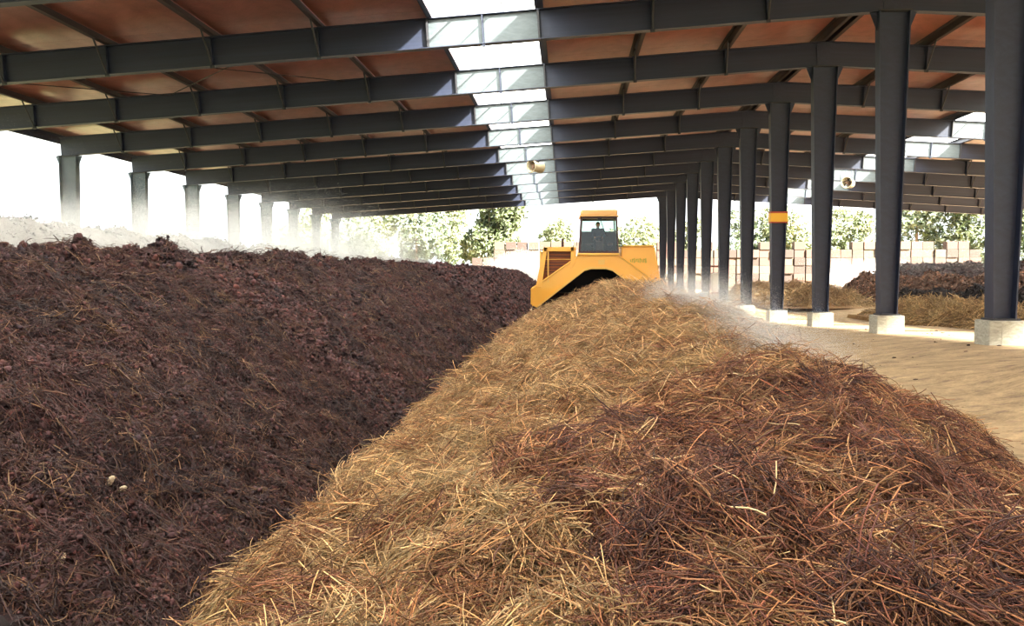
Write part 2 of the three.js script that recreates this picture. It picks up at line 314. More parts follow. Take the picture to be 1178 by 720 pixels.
// strew instances over a surface; where() returns null to leave a spot empty or { size, colour, yaw, lift }
function strew(name, parent, geos, mat, count, seed, sample, height, where) {
  const r = rng(seed), lists = geos.map(() => ({ m: [], c: [] })), n = new THREE.Vector3(), ax = new THREE.Vector3(), az = new THREE.Vector3(), m = new THREE.Matrix4(), e = 0.06;
  for (let i = 0; i < count; i++) {
    const [X, d] = sample(r), y = height(X, d), w = where(X, d, y, r); if (!w) continue;
    n.set(-(height(X + e, d) - height(X - e, d)) / (2 * e), 1, (height(X, d + e) - height(X, d - e)) / (2 * e)).normalize();
    n.x += (r() - 0.5) * (w.tilt ?? 0.5); n.z += (r() - 0.5) * (w.tilt ?? 0.5); n.normalize();
    ax.set(Math.cos(w.yaw), 0, Math.sin(w.yaw)); ax.addScaledVector(n, -ax.dot(n)).normalize(); az.crossVectors(ax, n);
    const s = w.size; m.makeBasis(ax.clone().multiplyScalar(s), n.clone().multiplyScalar(s * (w.thick ?? 1)), az.clone().multiplyScalar(s)); m.setPosition(X + n.x * (w.lift ?? 0), y + n.y * (w.lift ?? 0), -d + n.z * (w.lift ?? 0));
    const l = lists[Math.floor(r() * geos.length)]; l.m.push(...m.elements); l.c.push(...w.colour);
  }
  lists.forEach((l, k) => {
    if (!l.m.length) return;
    const im = new THREE.InstancedMesh(geos[k], mat, l.m.length / 16); im.instanceMatrix.array.set(l.m); im.instanceColor = new THREE.InstancedBufferAttribute(new Float32Array(l.c), 3);
    im.name = name; im.castShadow = im.receiveShadow = true; im.userData.kind = 'stuff'; parent.add(im);
  });
}

// --- the straw heap in front of and under the machine
const crestH = (d) => table([[0.6, 0.2], [1.6, 0.58], [2.6, 0.82], [3.6, 0.89], [5.0, 0.86], [6.3, 0.98], [7.6, 1.02], [9.6, 1.30], [14, 1.38], [24, 1.38], [34, 1.33], [37.5, 0.5]], d);
const crestX = (d) => table([[1, 1.35], [4, 1.45], [6, 1.7], [10, 1.5], [34, 1.4]], d);
function strawBase(X, d) {
  const xc = crestX(d), xl = table([[2, -2.25], [5, -2.05], [9, -1.85], [20, -1.85], [34, -1.6]], d) + 0.18 * n2(d * 0.55, 3.3), xr = table([[3, 2.9], [5, 3.05], [6.5, 3.75], [9, 4.3]], d) + 0.2 * n2(d * 0.4, 9.1);
  const t = X < xc ? (X - xl) / (xc - xl) : (xr - X) / (xr - xc);
  if (t <= 0) return -0.25 + t * 0.4;
  return crestH(d) * (1 - Math.pow(1 - clamp(t, 0, 1), X < xc ? mixn(1.4, 0.9, smooth(8, 22, d)) : mixn(1.0, 1.3, smooth(4, 7.5, d)))) - 0.08 * (1 - smooth(0, 0.12, t));
}
function strawH(X, d) {
  const b = strawBase(X, d); if (b < -0.12) return b;
  const k = smooth(-0.1, 0.25, b);
  const line = (X + 0.3) * 0.73 + 5.0 - d;                // the step where the brown front batch meets the golden heap
  let h = b + k * (0.10 * smooth(1.2, 0, Math.abs(line - 0.35)) * smooth(-0.9, 0.2, X) - 0.09 * smooth(0.9, 0, Math.abs(line + 0.75)) * smooth(-0.9, 0.4, X));
  h += k * 0.16 * Math.exp(-((X - 0.45) ** 2) / 0.5 - ((d - 3.35) ** 2) / 0.25);      // front lobe
  h -= k * 0.13 * Math.exp(-((X - 1.15) ** 2) / 0.12 - ((d - 3.2) ** 2) / 0.3);
  h += k * (0.07 * n2(X * 1.15, d * 0.9) + 0.08 * n2b(X * 2.6, d * 2.2 + 5) + 0.05 * n2(X * 5.6 + 9, d * 4.8)) * (1 - 0.45 * smooth(1.6, 2.6, X));
  h -= k * 0.20 * Math.pow(Math.max(0, n2(X * 1.9 + 70, d * 1.7)), 1.6) * smooth(6.5, 4.5, d) * (1 - 0.6 * smooth(1.6, 2.4, X));   // hollows of the front batch
  return h;
}
const goldAt = (X, d) => {                                 // how golden the straw is: the heap behind the step and its left flank are dry, the front batch is damp and brown
  const line = (X + 0.3) * 0.73 + 5.0 - d;
  const back = smooth(0.5, -0.8, line), flank = smooth(0.55, -0.8, X) * mixn(0.56, 0.78, smooth(3.5, 7, d));
  const patch = clamp(0.5 + 0.75 * fbm(n2b, X * 1.5 + 20, d * 1.3, 4), 0, 1);
  return clamp(Math.max(back * 0.85, flank) * (0.45 + 0.75 * patch) + 0.8 * patch * patch * (1 - back), 0, 1);
};
const GOLD = [0.68, 0.455, 0.22], AMBER = [0.48, 0.24, 0.10], BROWN = [0.29, 0.10, 0.055], DARK = [0.085, 0.030, 0.028];
const mix3 = (a, b, t) => [mixn(a[0], b[0], t), mixn(a[1], b[1], t), mixn(a[2], b[2], t)];
const strawColour = (X, d, jitter) => { const g = clamp(goldAt(X, d) + jitter, 0, 1); return g < 0.33 ? mix3(DARK, BROWN, g / 0.33) : g < 0.66 ? mix3(BROWN, AMBER, (g - 0.33) / 0.33) : mix3(AMBER, GOLD, (g - 0.66) / 0.34); };
const straw = thing('straw_heap', 'long heap of golden and brown straw manure in the foreground, running under the yellow machine', 'straw heap');
{
  heapGrid('heap_body', straw, -2.6, 5.0, 230, 0.7, 37.6, 420, strawH, (X, d) => { const c = strawColour(X, d, -0.22); return c; });
  const tufts = [1, 2, 3, 4, 5, 6, 7, 8].map((s) => tuft(s * 17, 22, 0.8, 0.0063, 1.9)), wildTufts = [1, 2, 3, 4].map((s) => tuft(s * 31 + 5, 10, 0.8, 0.0066, 5.0));
  const flow = (X, d, r, w) => Math.atan2(0.9 * n2(X * 0.8 + 40, d * 0.7), 0.35 + n2b(X * 0.7 - 30, d * 0.6)) + (r() - 0.5) * w;
  const hang = (X, d) => smooth(-0.6, 0.1, X) * smooth(2.3, 1.6, X) * smooth(3.7, 3.1, d);     // strands that hang down the front lobe
  const at = (dA, dB) => (r) => [mixn(-2.3, 4.6, r()), dA * Math.pow(dB / dA, r())];
  const where = (size, wild, lift) => (X, d, y, r) => {
    if (y < 0.015 || strawBase(X, d) < -0.03) return null;
    const h = hang(X, d), yaw = r() < h * 0.8 ? Math.PI / 2 + (r() - 0.5) * 0.9 : flow(X, d, r, wild);
    return { size: size * (0.6 + 0.8 * r()), yaw, tilt: 0.55, lift: lift * r(), colour: strawColour(X, d, 0.13 + (r() - 0.5) * 0.66) };
  };
  strew('straw_strands', straw, tufts, M.strand, 24000, 71, at(1.3, 5.0), strawH, where(0.26, 1.6, 0.02));
  strew('straw_strands', straw, tufts, M.strand, 24000, 72, at(4.6, 13), strawH, where(0.30, 1.8, 0.02));
  strew('straw_strands', straw, tufts, M.strand, 18000, 73, at(12, 37), strawH, where(0.42, 2.2, 0.02));
  strew('straw_strands', straw, wildTufts, M.strand, 9000, 74, at(1.3, 8), strawH, where(0.30, 6.3, 0.04));
  strew('straw_strands', straw, wildTufts, M.strand, 2500, 75, at(7, 30), strawH, where(0.4, 6.3, 0.04));
  // the few pale stalks that stand out, one by one
  const r = rng(404), pale = new THREE.MeshStandardMaterial({ color: lin(0.76, 0.55, 0.29), roughness: 0.7 }), stalks = [];
  for (let k = 0; k < 6; k++) { const out = fresh(), pts = [], bend = (r() - 0.5) * 0.5, kink = k % 2 ? (r() - 0.5) * 1.6 : 0; let x = -0.5, z = 0, a = -bend / 2; for (let i = 0; i <= 7; i++) { pts.push(new THREE.Vector3(x, 0.03 * Math.sin(i), z)); x += Math.cos(a) / 7; z += Math.sin(a) / 7; a += bend / 7 + (i === 4 ? kink : 0); } strandTube(pts, 0.014, [1, 1, 1], out); const g = build(out); g.deleteAttribute('color'); stalks.push(g); }
  let made = 0;
  while (made < 260) {
    const X = mixn(-1.6, 3.2, r()), d = 2.0 * Math.pow(3.6, r()), y = strawH(X, d); if (y < 0.2) continue;
    const s = part('pale_stalk', stalks[Math.floor(r() * 6)], pale, straw); const L = 0.09 + 0.17 * r();
    s.scale.set(L, L * 1.0, L); s.position.set(X, y + 0.075 + 0.05 * r(), -d); s.rotation.set((r() - 0.5) * 0.9, r() * 6.28, (r() - 0.5) * 1.1); made++;
  }
}

// --- dark compost windrow on the left, and its pale neighbour behind
const darkColour = (X, d, j) => { const a = clamp(0.45 + 0.42 * fbm(n2, X * 0.9 + 50, d * 0.55 + 3, 3) + j, 0, 1); return mix3([0.026, 0.015, 0.020], [0.130, 0.049, 0.045], a); };
function windrow(name, label, o) {
  const t = thing(name, label, 'compost heap');
  const base = (X, d) => {
    const w = X > o.X ? o.wr : o.wl, u = 1 - Math.abs(X - o.X - (o.wander ?? 0.12) * n2(d * 0.2, o.X)) / w, end = smooth(o.dB + 0.4, o.dB - 2.2, d) * smooth(o.dA - 0.4, o.dA + (o.front ?? 2), d);
    if (u <= 0) return -0.2 + u * 0.3;
    return o.h * Math.sqrt(end) * (1 - Math.pow(1 - u, o.pow ?? 1.35)) * (1 + (o.roll ?? 0.05) * n2(d * 0.45, 7 + o.X)) - 0.05;
  };
  const height = (X, d) => { const b = base(X, d), k = smooth(-0.05, 0.35, b); return b + k * o.rough * (0.075 * n2(X * 1.6 + 3, d * 1.5) + 0.055 * n2b(X * 4, d * 3.6) + 0.03 * n2(X * 9.5, d * 8.7) + 0.016 * n2b(X * 21, d * 19)); };
  heapGrid('heap_body', t, o.X - o.wl - 0.4, o.X + o.wr + 0.4, o.NX, Math.max(o.dA - 0.4, 0.8), o.dB + 0.4, o.ND, height, (X, d) => o.colour(X, d, -0.1), M.heapBody, o.ratio !== false);
  return { t, base, height };
}
{
  const o = { X: -4.75, wl: 2.6, wr: 2.9, h: 2.06, dA: 0.9, front: 0.5, dB: 78, NX: 210, ND: 560, rough: 1, colour: darkColour };
  const w = windrow('compost_windrow', 'tall dark brown compost windrow running along the left of the straw heap', o);
  const clumps = [1, 2, 3, 4, 5, 6].map((s) => crumbs(s * 13, 16, 0.9, 0.16)), fibres = [1, 2, 3, 4].map((s) => tuft(s * 43, 10, 0.9, 0.012, 5.5));
  const at = (dA, dB) => (r) => [mixn(-7.0, -1.75, Math.pow(r(), 0.8)), dA * Math.pow(dB / dA, r())];
  const wh = (size, j, m) => (X, d, y, r) => y < 0.02 ? null : { size: size * (0.5 + r()), yaw: r() * 6.28, tilt: 0.8, lift: 0, colour: m(X, d, r) };
  const cc = (X, d, r) => darkColour(X, d, (r() - 0.5) * 0.5);
  const fc = (X, d, r) => { const k = r(); return k < 0.06 ? [0.34, 0.19, 0.10] : k < 0.35 ? [0.17, 0.075, 0.045] : darkColour(X, d, 0.15 + (r() - 0.5) * 0.4); };
  strew('compost_crumbs', w.t, clumps, M.crumb, 30000, 81, at(3.2, 10), w.height, wh(0.075, 0, cc));
  strew('compost_crumbs', w.t, clumps, M.crumb, 22000, 82, at(9, 26), w.height, wh(0.13, 0, cc));
  strew('compost_crumbs', w.t, clumps, M.crumb, 9000, 83, at(25, 78), w.height, wh(0.34, 0, cc));
  strew('compost_fibres', w.t, fibres, M.strand, 30000, 84, at(3.2, 12), w.height, wh(0.15, 0, fc));
  strew('compost_fibres', w.t, fibres, M.strand, 16000, 85, at(11, 40), w.height, wh(0.24, 0, fc));
  strew('compost_fibres', w.t, fibres, M.strand, 2500, 87, (r) => [-4.8 + (r() - 0.5) * 0.9, 4 * Math.pow(12, r())], w.height, wh(0.2, 0, fc));
  // clods along the crest
  strew('compost_crumbs', w.t, clumps, M.crumb, 2200, 86, (r) => [-4.8 + (r() - 0.5) * 0.8, 4 * Math.pow(12, r())], w.height, (X, d, y, r) => ({ size: 0.07 + 0.09 * r() + 0.003 * d, yaw: r() * 6.28, tilt: 0.8, thick: 1.5, lift: 0.02, colour: cc(X, d, r) }));
  const paleBit = new THREE.MeshStandardMaterial({ color: lin(0.6, 0.48, 0.33), roughness: 0.8 }), r = rng(9);
  for (const [px, py] of [[117, 584], [101, 575], [30, 667], [12, 645], [37, 675]]) {   // pale scraps on the near slope
    let best = null; for (let d = 3; d < 9; d += 0.02) { const X = (px - 653) * d / F, y = EYE - (py - 315) * d / F; if (w.height(X, d) >= y) { best = [X, y, -d]; break; } }
    if (best) { const s = part('pale_scrap', new THREE.IcosahedronGeometry(0.03, 1).scale(1 + r(), 0.5, 0.7), paleBit, w.t); s.position.set(best[0], best[1] + 0.04, best[2]); s.rotation.set(r() * 3, r() * 3, r() * 3); }
  }
}
{
  const greyC = (X, d, j) => { const a = clamp(0.5 + 0.4 * fbm(n2, X * 0.8, d * 0.5 + 30, 3) + j, 0, 1); return mix3([0.040, 0.035, 0.033], [0.085, 0.072, 0.062], a); };
  const o = { X: -10.4, wl: 3.0, wr: 2.7, h: 2.8, dA: 8, dB: 62, NX: 90, ND: 260, rough: 1, colour: greyC };
  const w = windrow('compost_windrow', 'greyish compost windrow in drifting steam behind the dark one, towards the open left side', o);
  strew('compost_crumbs', w.t, [1, 2].map((s) => crumbs(s * 131, 14, 0.9, 0.16)), M.crumb, 5000, 91, (r) => [mixn(-13, -7.6, r()), 9 * Math.pow(6.8, r())], w.height, (X, d, y, r) => y < 0.05 ? null : { size: 0.08 + 0.08 * r() + 0.003 * d, yaw: r() * 6.28, tilt: 0.8, colour: greyC(X, d, (r() - 0.5) * 0.5) });
}
// --- heaps in the right half of the shed
{
  const clumps = [1, 2, 3].map((s) => crumbs(s * 57, 14, 0.9, 0.17)), tufts = [1, 2, 3].map((s) => tuft(s * 71, 14, 0.8, 0.014, 4));
  const pal = (a, b, s) => (X, d, j) => mix3(a, b, clamp(0.5 + 0.45 * fbm(n2b, X * 0.6 + s, d * 0.5, 3) + j, 0, 1));
  const add = (label, o, mat, geos, count, size) => {
    const w = windrow('compost_windrow', label, { NX: 80, ND: 160, rough: 1.6, ...o });
    strew(geos === tufts ? 'straw_strands' : 'compost_crumbs', w.t, geos, mat, count, 100 + o.X, (r) => [mixn(o.X - o.wl, o.X + o.wr, r()), mixn(o.dA, o.dB, r())], w.height, (X, d, y, r) => y < 0.03 ? null : { size: size * (0.6 + 0.8 * r()), yaw: r() * 6.28, tilt: 0.7, colour: o.colour(X, d, (r() - 0.5) * 0.5) });
    return w;
  };
  add('dark compost windrow at the back of the right half, below the pale stacked blocks', { X: 26.5, wl: 4, wr: 4, h: 2.5, dA: 44, dB: 71, colour: pal([0.04, 0.03, 0.035], [0.12, 0.075, 0.07], 3), ratio: false }, M.crumb, clumps, 6000, 0.3);
  add('reddish brown compost windrow in the middle of the right half', { X: 20.4, wl: 1.9, wr: 2.1, h: 1.62, dA: 31, dB: 60, roll: 0.2, rough: 2.4, colour: pal([0.10, 0.05, 0.035], [0.24, 0.13, 0.085], 17), ratio: false }, M.crumb, clumps, 6000, 0.26);
  add('added black heap for the shaded hollows between the brown windrow and the loose yellow straw', { X: 17.2, wl: 1.2, wr: 1.2, h: 1.12, dA: 30, dB: 44, roll: 0.3, colour: pal([0.018, 0.016, 0.02], [0.05, 0.035, 0.033], 29), ratio: false }, M.crumb, clumps, 3500, 0.22);  // shade between the lumps put in as a near-black heap
  add('loose low heap of yellow straw beside the central columns', { X: 14.4, wl: 1.6, wr: 1.5, h: 0.45, dA: 25.5, dB: 38, roll: 0.6, rough: 3.2, colour: pal([0.42, 0.24, 0.11], [0.75, 0.54, 0.26], 37), ratio: false }, M.strand, tufts, 4200, 0.5);
  add('long spread of yellow straw behind the far central columns', { X: 14.2, wl: 2.6, wr: 3.0, h: 0.85, dA: 45, dB: 66, roll: 0.5, rough: 3, colour: pal([0.40, 0.22, 0.11], [0.72, 0.52, 0.26], 41), ratio: false }, M.strand, tufts, 4200, 0.6);
}

// clods and bits on the open floor at the right
{
  const r = rng(66), g = [1, 2, 3].map((s) => crumbs(s * 7, 3, 0.5, 0.4));
  const bits = thing('floor_debris', 'small dark clods and straw bits scattered on the open floor', 'debris', [0, 0, 0], null, 'stuff');
  strew('clods', bits, g, M.crumb, 420, 67, (q) => [mixn(3.6, 15, q()), mixn(6, 26, q())], groundAt, (X, d, y, q) => { const k = q(); return { size: k < 0.08 ? 0.10 + 0.06 * q() : 0.02 + 0.05 * q(), yaw: q() * 6.3, tilt: 0.3, thick: 0.6, colour: k < 0.3 ? [0.08, 0.04, 0.03] : [0.30, 0.20, 0.10] }; });
  strew('straw_bits', bits, [tuft(77, 4, 1.6, 0.012, 6)], M.strand, 260, 68, (q) => [3.9 + 1.8 * q() * q(), mixn(4.5, 30, q())], groundAt, (X, d, y, q) => ({ size: 0.16 + 0.2 * q(), yaw: q() * 6.3, tilt: 0.1, thick: 0.5, lift: 0.01, colour: q() < 0.5 ? AMBER : BROWN }));
}

// ------------------------------------------------------------------ the yellow windrow turner
const MD = 34, MX = 1.27;
{
  const t = thing('windrow_turner', 'yellow straddle windrow turner with glazed cab driving over the straw heap', 'machine', [MX, 0, -MD]);
  // front shield: an arch of thick plate, bent down to both sides
  const outer = [[-2.78, 0.55], [-2.78, 1.18], [-0.86, 2.53], [0.86, 2.53], [2.78, 1.18], [2.78, 0.55]], inner = [[2.56, 0.42], [0.58, 1.98], [0.30, 2.06], [-0.30, 2.06], [-0.58, 1.98], [-2.56, 0.42]];
  part('front_shield', prism([...outer, ...inner], 0.12, -0.06, 0.02), M.machine, t);
  part('shield_rib', prism([[-2.5, 0.42], [-0.58, 1.92], [-0.3, 2.0], [0.3, 2.0], [0.58, 1.92], [2.5, 0.42], [2.56, 0.46], [0.58, 2.02], [0.3, 2.1], [-0.3, 2.1], [-0.58, 2.02], [-2.56, 0.46]], 0.05, 0.07), M.machineTrim, t);
  for (const s of [-1, 1]) part('shield_crease', merge([bar([s * 0.86, 2.5, 0.09], [s * 2.74, 1.18, 0.09], 0.025)]), M.machineTrim, t);
  // tunnel behind the shield
  part('tunnel_roof', prism([[-2.6, 0.3], [-2.6, 1.1], [-0.8, 2.4], [0.8, 2.4], [2.6, 1.1], [2.6, 0.3], [2.5, 0.3], [2.5, 1.0], [0.75, 2.28], [-0.75, 2.28], [-2.5, 1.0], [-2.5, 0.3]], 3.6, -3.75), M.black, t);
  const drum = part('drum', new THREE.CylinderGeometry(0.28, 0.28, 4.9, 16).rotateZ(Math.PI / 2).translate(0, 0.72, -1.6), M.darkFrame, t);
  const r = rng(31);
  for (let i = 0; i < 26; i++) { const a = i * 1.9, x = -2.3 + i * 0.184; part('drum_blade', bx(0.05, 0.34, 0.12).rotateY(0.4).translate(0, 0.42, 0).rotateX(a).translate(x, 0.72, -1.6), M.black, drum); }
  part('rear_curtain', bx(5.0, 1.2, 0.04, 0, 1.5, -3.6), M.black, t);
  // left housing with radiator opening
  const left = part('engine_housing', merge([
    prism([[-2.26, 2.9], [-1.02, 2.9], [-1.02, 2.74], [-2.24, 2.74]], 0.1, 0.0, 0.012), prism([[-2.58, 1.25], [-2.26, 2.9], [-2.12, 2.9], [-2.36, 1.25]], 0.1, 0.0, 0.012), prism([[-1.14, 2.0], [-1.14, 2.9], [-1.0, 2.9], [-0.95, 2.3]], 0.1, 0.0, 0.012),
    prism([[-2.62, 1.2], [-2.26, 2.9], [-0.98, 2.9], [-0.95, 2.4]], 0.1, -3.5, 0.012), bx(1.26, 0.06, 3.4, -1.63, 2.87, -1.7), bx(0.06, 0.6, 3.4, -0.96, 2.6, -1.7), bx(0.06, 1.7, 3.4, -2.4, 1.9, -1.7).applyMatrix4(new THREE.Matrix4().makeShear(0, 0, 0.0, 0, 0, 0))]), M.machine, t);
  part('radiator_grille', prism([[-2.36, 1.5], [-2.2, 2.8], [-1.08, 2.8], [-1.08, 2.3]], 0.04, -0.14), M.grille, left);
  for (let i = 0; i < 9; i++) part('grille_slat', bx(0.5 + 0.6 * Math.min(1, i / 5), 0.025, 0.05, -1.93 + 0.25 * Math.min(1, i / 5), 1.62 + i * 0.13, -0.07), i === 6 ? M.machineTrim : M.darkFrame, left);
  part('guard_post', bx(0.05, 1.3, 0.05, -2.08, 2.1, 0.06), M.machineTrim, left);
  // right housing, closed
  const right = part('tank_housing', prism([[0.95, 2.3], [0.98, 2.86], [1.04, 2.9], [2.22, 2.9], [2.28, 2.86], [2.62, 1.15]], 3.3, -3.45, 0.03), M.machine, t);
  part('housing_lid', rb(1.3, 0.06, 3.3, 0.02, 1.63, 2.95, -1.7), M.machineTrim, right);
  // small green lettering, too far away to be read: a row of short strokes
  const marks = []; for (let i = 0; i < 9; i++) { const x = 1.32 + i * 0.078, h = 0.10 + 0.05 * ((i * 7) % 3); marks.push(bx(0.028, h, 0.012, x, 2.35, -0.115), bx(0.05, 0.025, 0.012, x + 0.02, 2.35 + (i % 2 ? 0.05 : -0.05), -0.115)); }
  part('green_lettering', merge(marks), M.lime, right);
  part('emblem', rb(0.26, 0.2, 0.014, 0.005, 0.12, 2.28, 0.09), M.machineTrim, t);
  part('warning_plate', bx(0.08, 0.06, 0.02, 2.36, 1.62, -0.115), M.grille, right);
  // tracks
  for (const s of [-1, 1]) {
    const tr = part('crawler_track', merge([rb(0.5, 0.62, 3.6, 0.2, s * 2.5, 0.28, -1.9)]), M.black, t);
    for (let i = 0; i < 5; i++) part('track_wheel', new THREE.CylinderGeometry(0.2, 0.2, 0.54, 12).rotateZ(Math.PI / 2).translate(s * 2.5, 0.22, -0.6 - i * 0.65), M.darkFrame, tr);
    part('side_skirt', bx(0.06, 0.8, 3.4, s * 2.72, 0.85, -1.8), M.machine, t);
  }
  // cab
  const cab = part('cab_floor', merge([rb(1.7, 0.12, 1.7, 0.03, 0, 2.6, -0.78), bx(1.75, 0.06, 0.08, 0, 2.6, 0.12)]), M.machineTrim, t);
  const post = (x0, x1, z) => bar([x0, 2.64, z], [x1, 4.16, z], 0.045, 6);
  part('cab_frame', merge([post(-0.78, -0.70, 0.0), post(0.80, 0.72, 0.0), post(-0.78, -0.70, -1.5), post(0.80, 0.72, -1.5), bx(1.66, 0.09, 0.09, 0, 2.70, 0), bx(1.5, 0.09, 0.09, 0, 4.12, 0), bx(1.66, 0.09, 0.09, 0, 2.70, -1.5), bx(1.5, 0.09, 0.09, 0, 4.12, -1.5), bx(0.07, 0.09, 1.5, -0.78, 2.7, -0.75), bx(0.07, 0.09, 1.5, 0.8, 2.7, -0.75), bx(0.07, 0.09, 1.5, -0.70, 4.12, -0.75), bx(0.07, 0.09, 1.5, 0.72, 4.12, -0.75)]), M.darkFrame, cab);
  const pane = (pts) => { const g = new THREE.BufferGeometry(); g.setAttribute('position', new THREE.Float32BufferAttribute(pts.flat(), 3)); g.setIndex([0, 1, 2, 0, 2, 3]); g.computeVertexNormals(); return g; };
  part('front_window', pane([[-0.75, 2.74, 0.01], [0.77, 2.74, 0.01], [0.69, 4.08, 0.01], [-0.67, 4.08, 0.01]]), M.glass, cab);
  part('rear_window', pane([[-0.75, 2.74, -1.51], [0.77, 2.74, -1.51], [0.69, 4.08, -1.51], [-0.67, 4.08, -1.51]]), M.glass, cab);
  for (const s of [-1, 1]) part('side_window', pane([[s * 0.78, 2.74, -0.04], [s * 0.78, 2.74, -1.46], [s * 0.71, 4.08, -1.46], [s * 0.71, 4.08, -0.04]]), M.glass, cab);
  part('cab_back_panel', bx(1.5, 0.92, 0.05, 0, 3.16, -1.44), M.black, cab);
  part('cab_roof', merge([rb(1.52, 0.26, 1.75, 0.09, 0.01, 4.31, -0.75), rb(1.62, 0.05, 1.86, 0.02, 0.01, 4.18, -0.75)]), M.cabRoof, cab);
  part('wiper', merge([bar([0.05, 4.05, 0.05], [0.32, 3.35, 0.05], 0.014), bx(0.16, 0.08, 0.05, 0.03, 4.05, 0.04)]), M.black, cab);
  part('mirror_arm', merge([bar([-0.7, 4.2, 0.05], [-0.98, 4.2, 0.1], 0.014), bar([-0.92, 4.2, 0.08], [-0.9, 2.95, 0.08], 0.013)]), M.steel, cab);
  part('mirror_arm', merge([bar([0.7, 4.2, 0.05], [0.98, 4.2, 0.1], 0.014), bar([0.92, 4.2, 0.08], [0.93, 2.95, 0.08], 0.013)]), M.steel, cab);
  const railing = merge([bar([-2.2, 2.95, -0.5], [-2.2, 3.3, -0.5], 0.018), bar([-1.1, 2.95, -0.5], [-1.1, 3.3, -0.5], 0.018), bar([-2.2, 3.3, -0.5], [-1.1, 3.3, -0.5], 0.018)]);
  part('exhaust_pipe', merge([new THREE.CylinderGeometry(0.06, 0.06, 0.5, 10).translate(-1.5, 3.12, -2.6)]), M.darkFrame, t);
  part('seat', merge([rb(0.56, 0.14, 0.5, 0.05, 0.0, 3.0, -0.95), rb(0.54, 0.72, 0.14, 0.06, 0.0, 3.38, -1.24), rb(0.3, 0.34, 0.34, 0.03, 0, 2.82, -0.95)]), M.black, cab);
  part('console', merge([rb(0.30, 0.5, 0.25, 0.05, 0.05, 2.92, -0.22), new THREE.TorusGeometry(0.17, 0.018, 8, 20).rotateX(-0.9).translate(0.03, 3.25, -0.36), bar([0.04, 3.1, -0.26], [0.03, 3.25, -0.36], 0.025), rb(0.28, 0.06, 0.12, 0.02, -0.42, 3.02, -0.2), rb(0.2, 0.12, 0.3, 0.03, 0.5, 3.05, -0.6)]), M.darkFrame, cab);
}
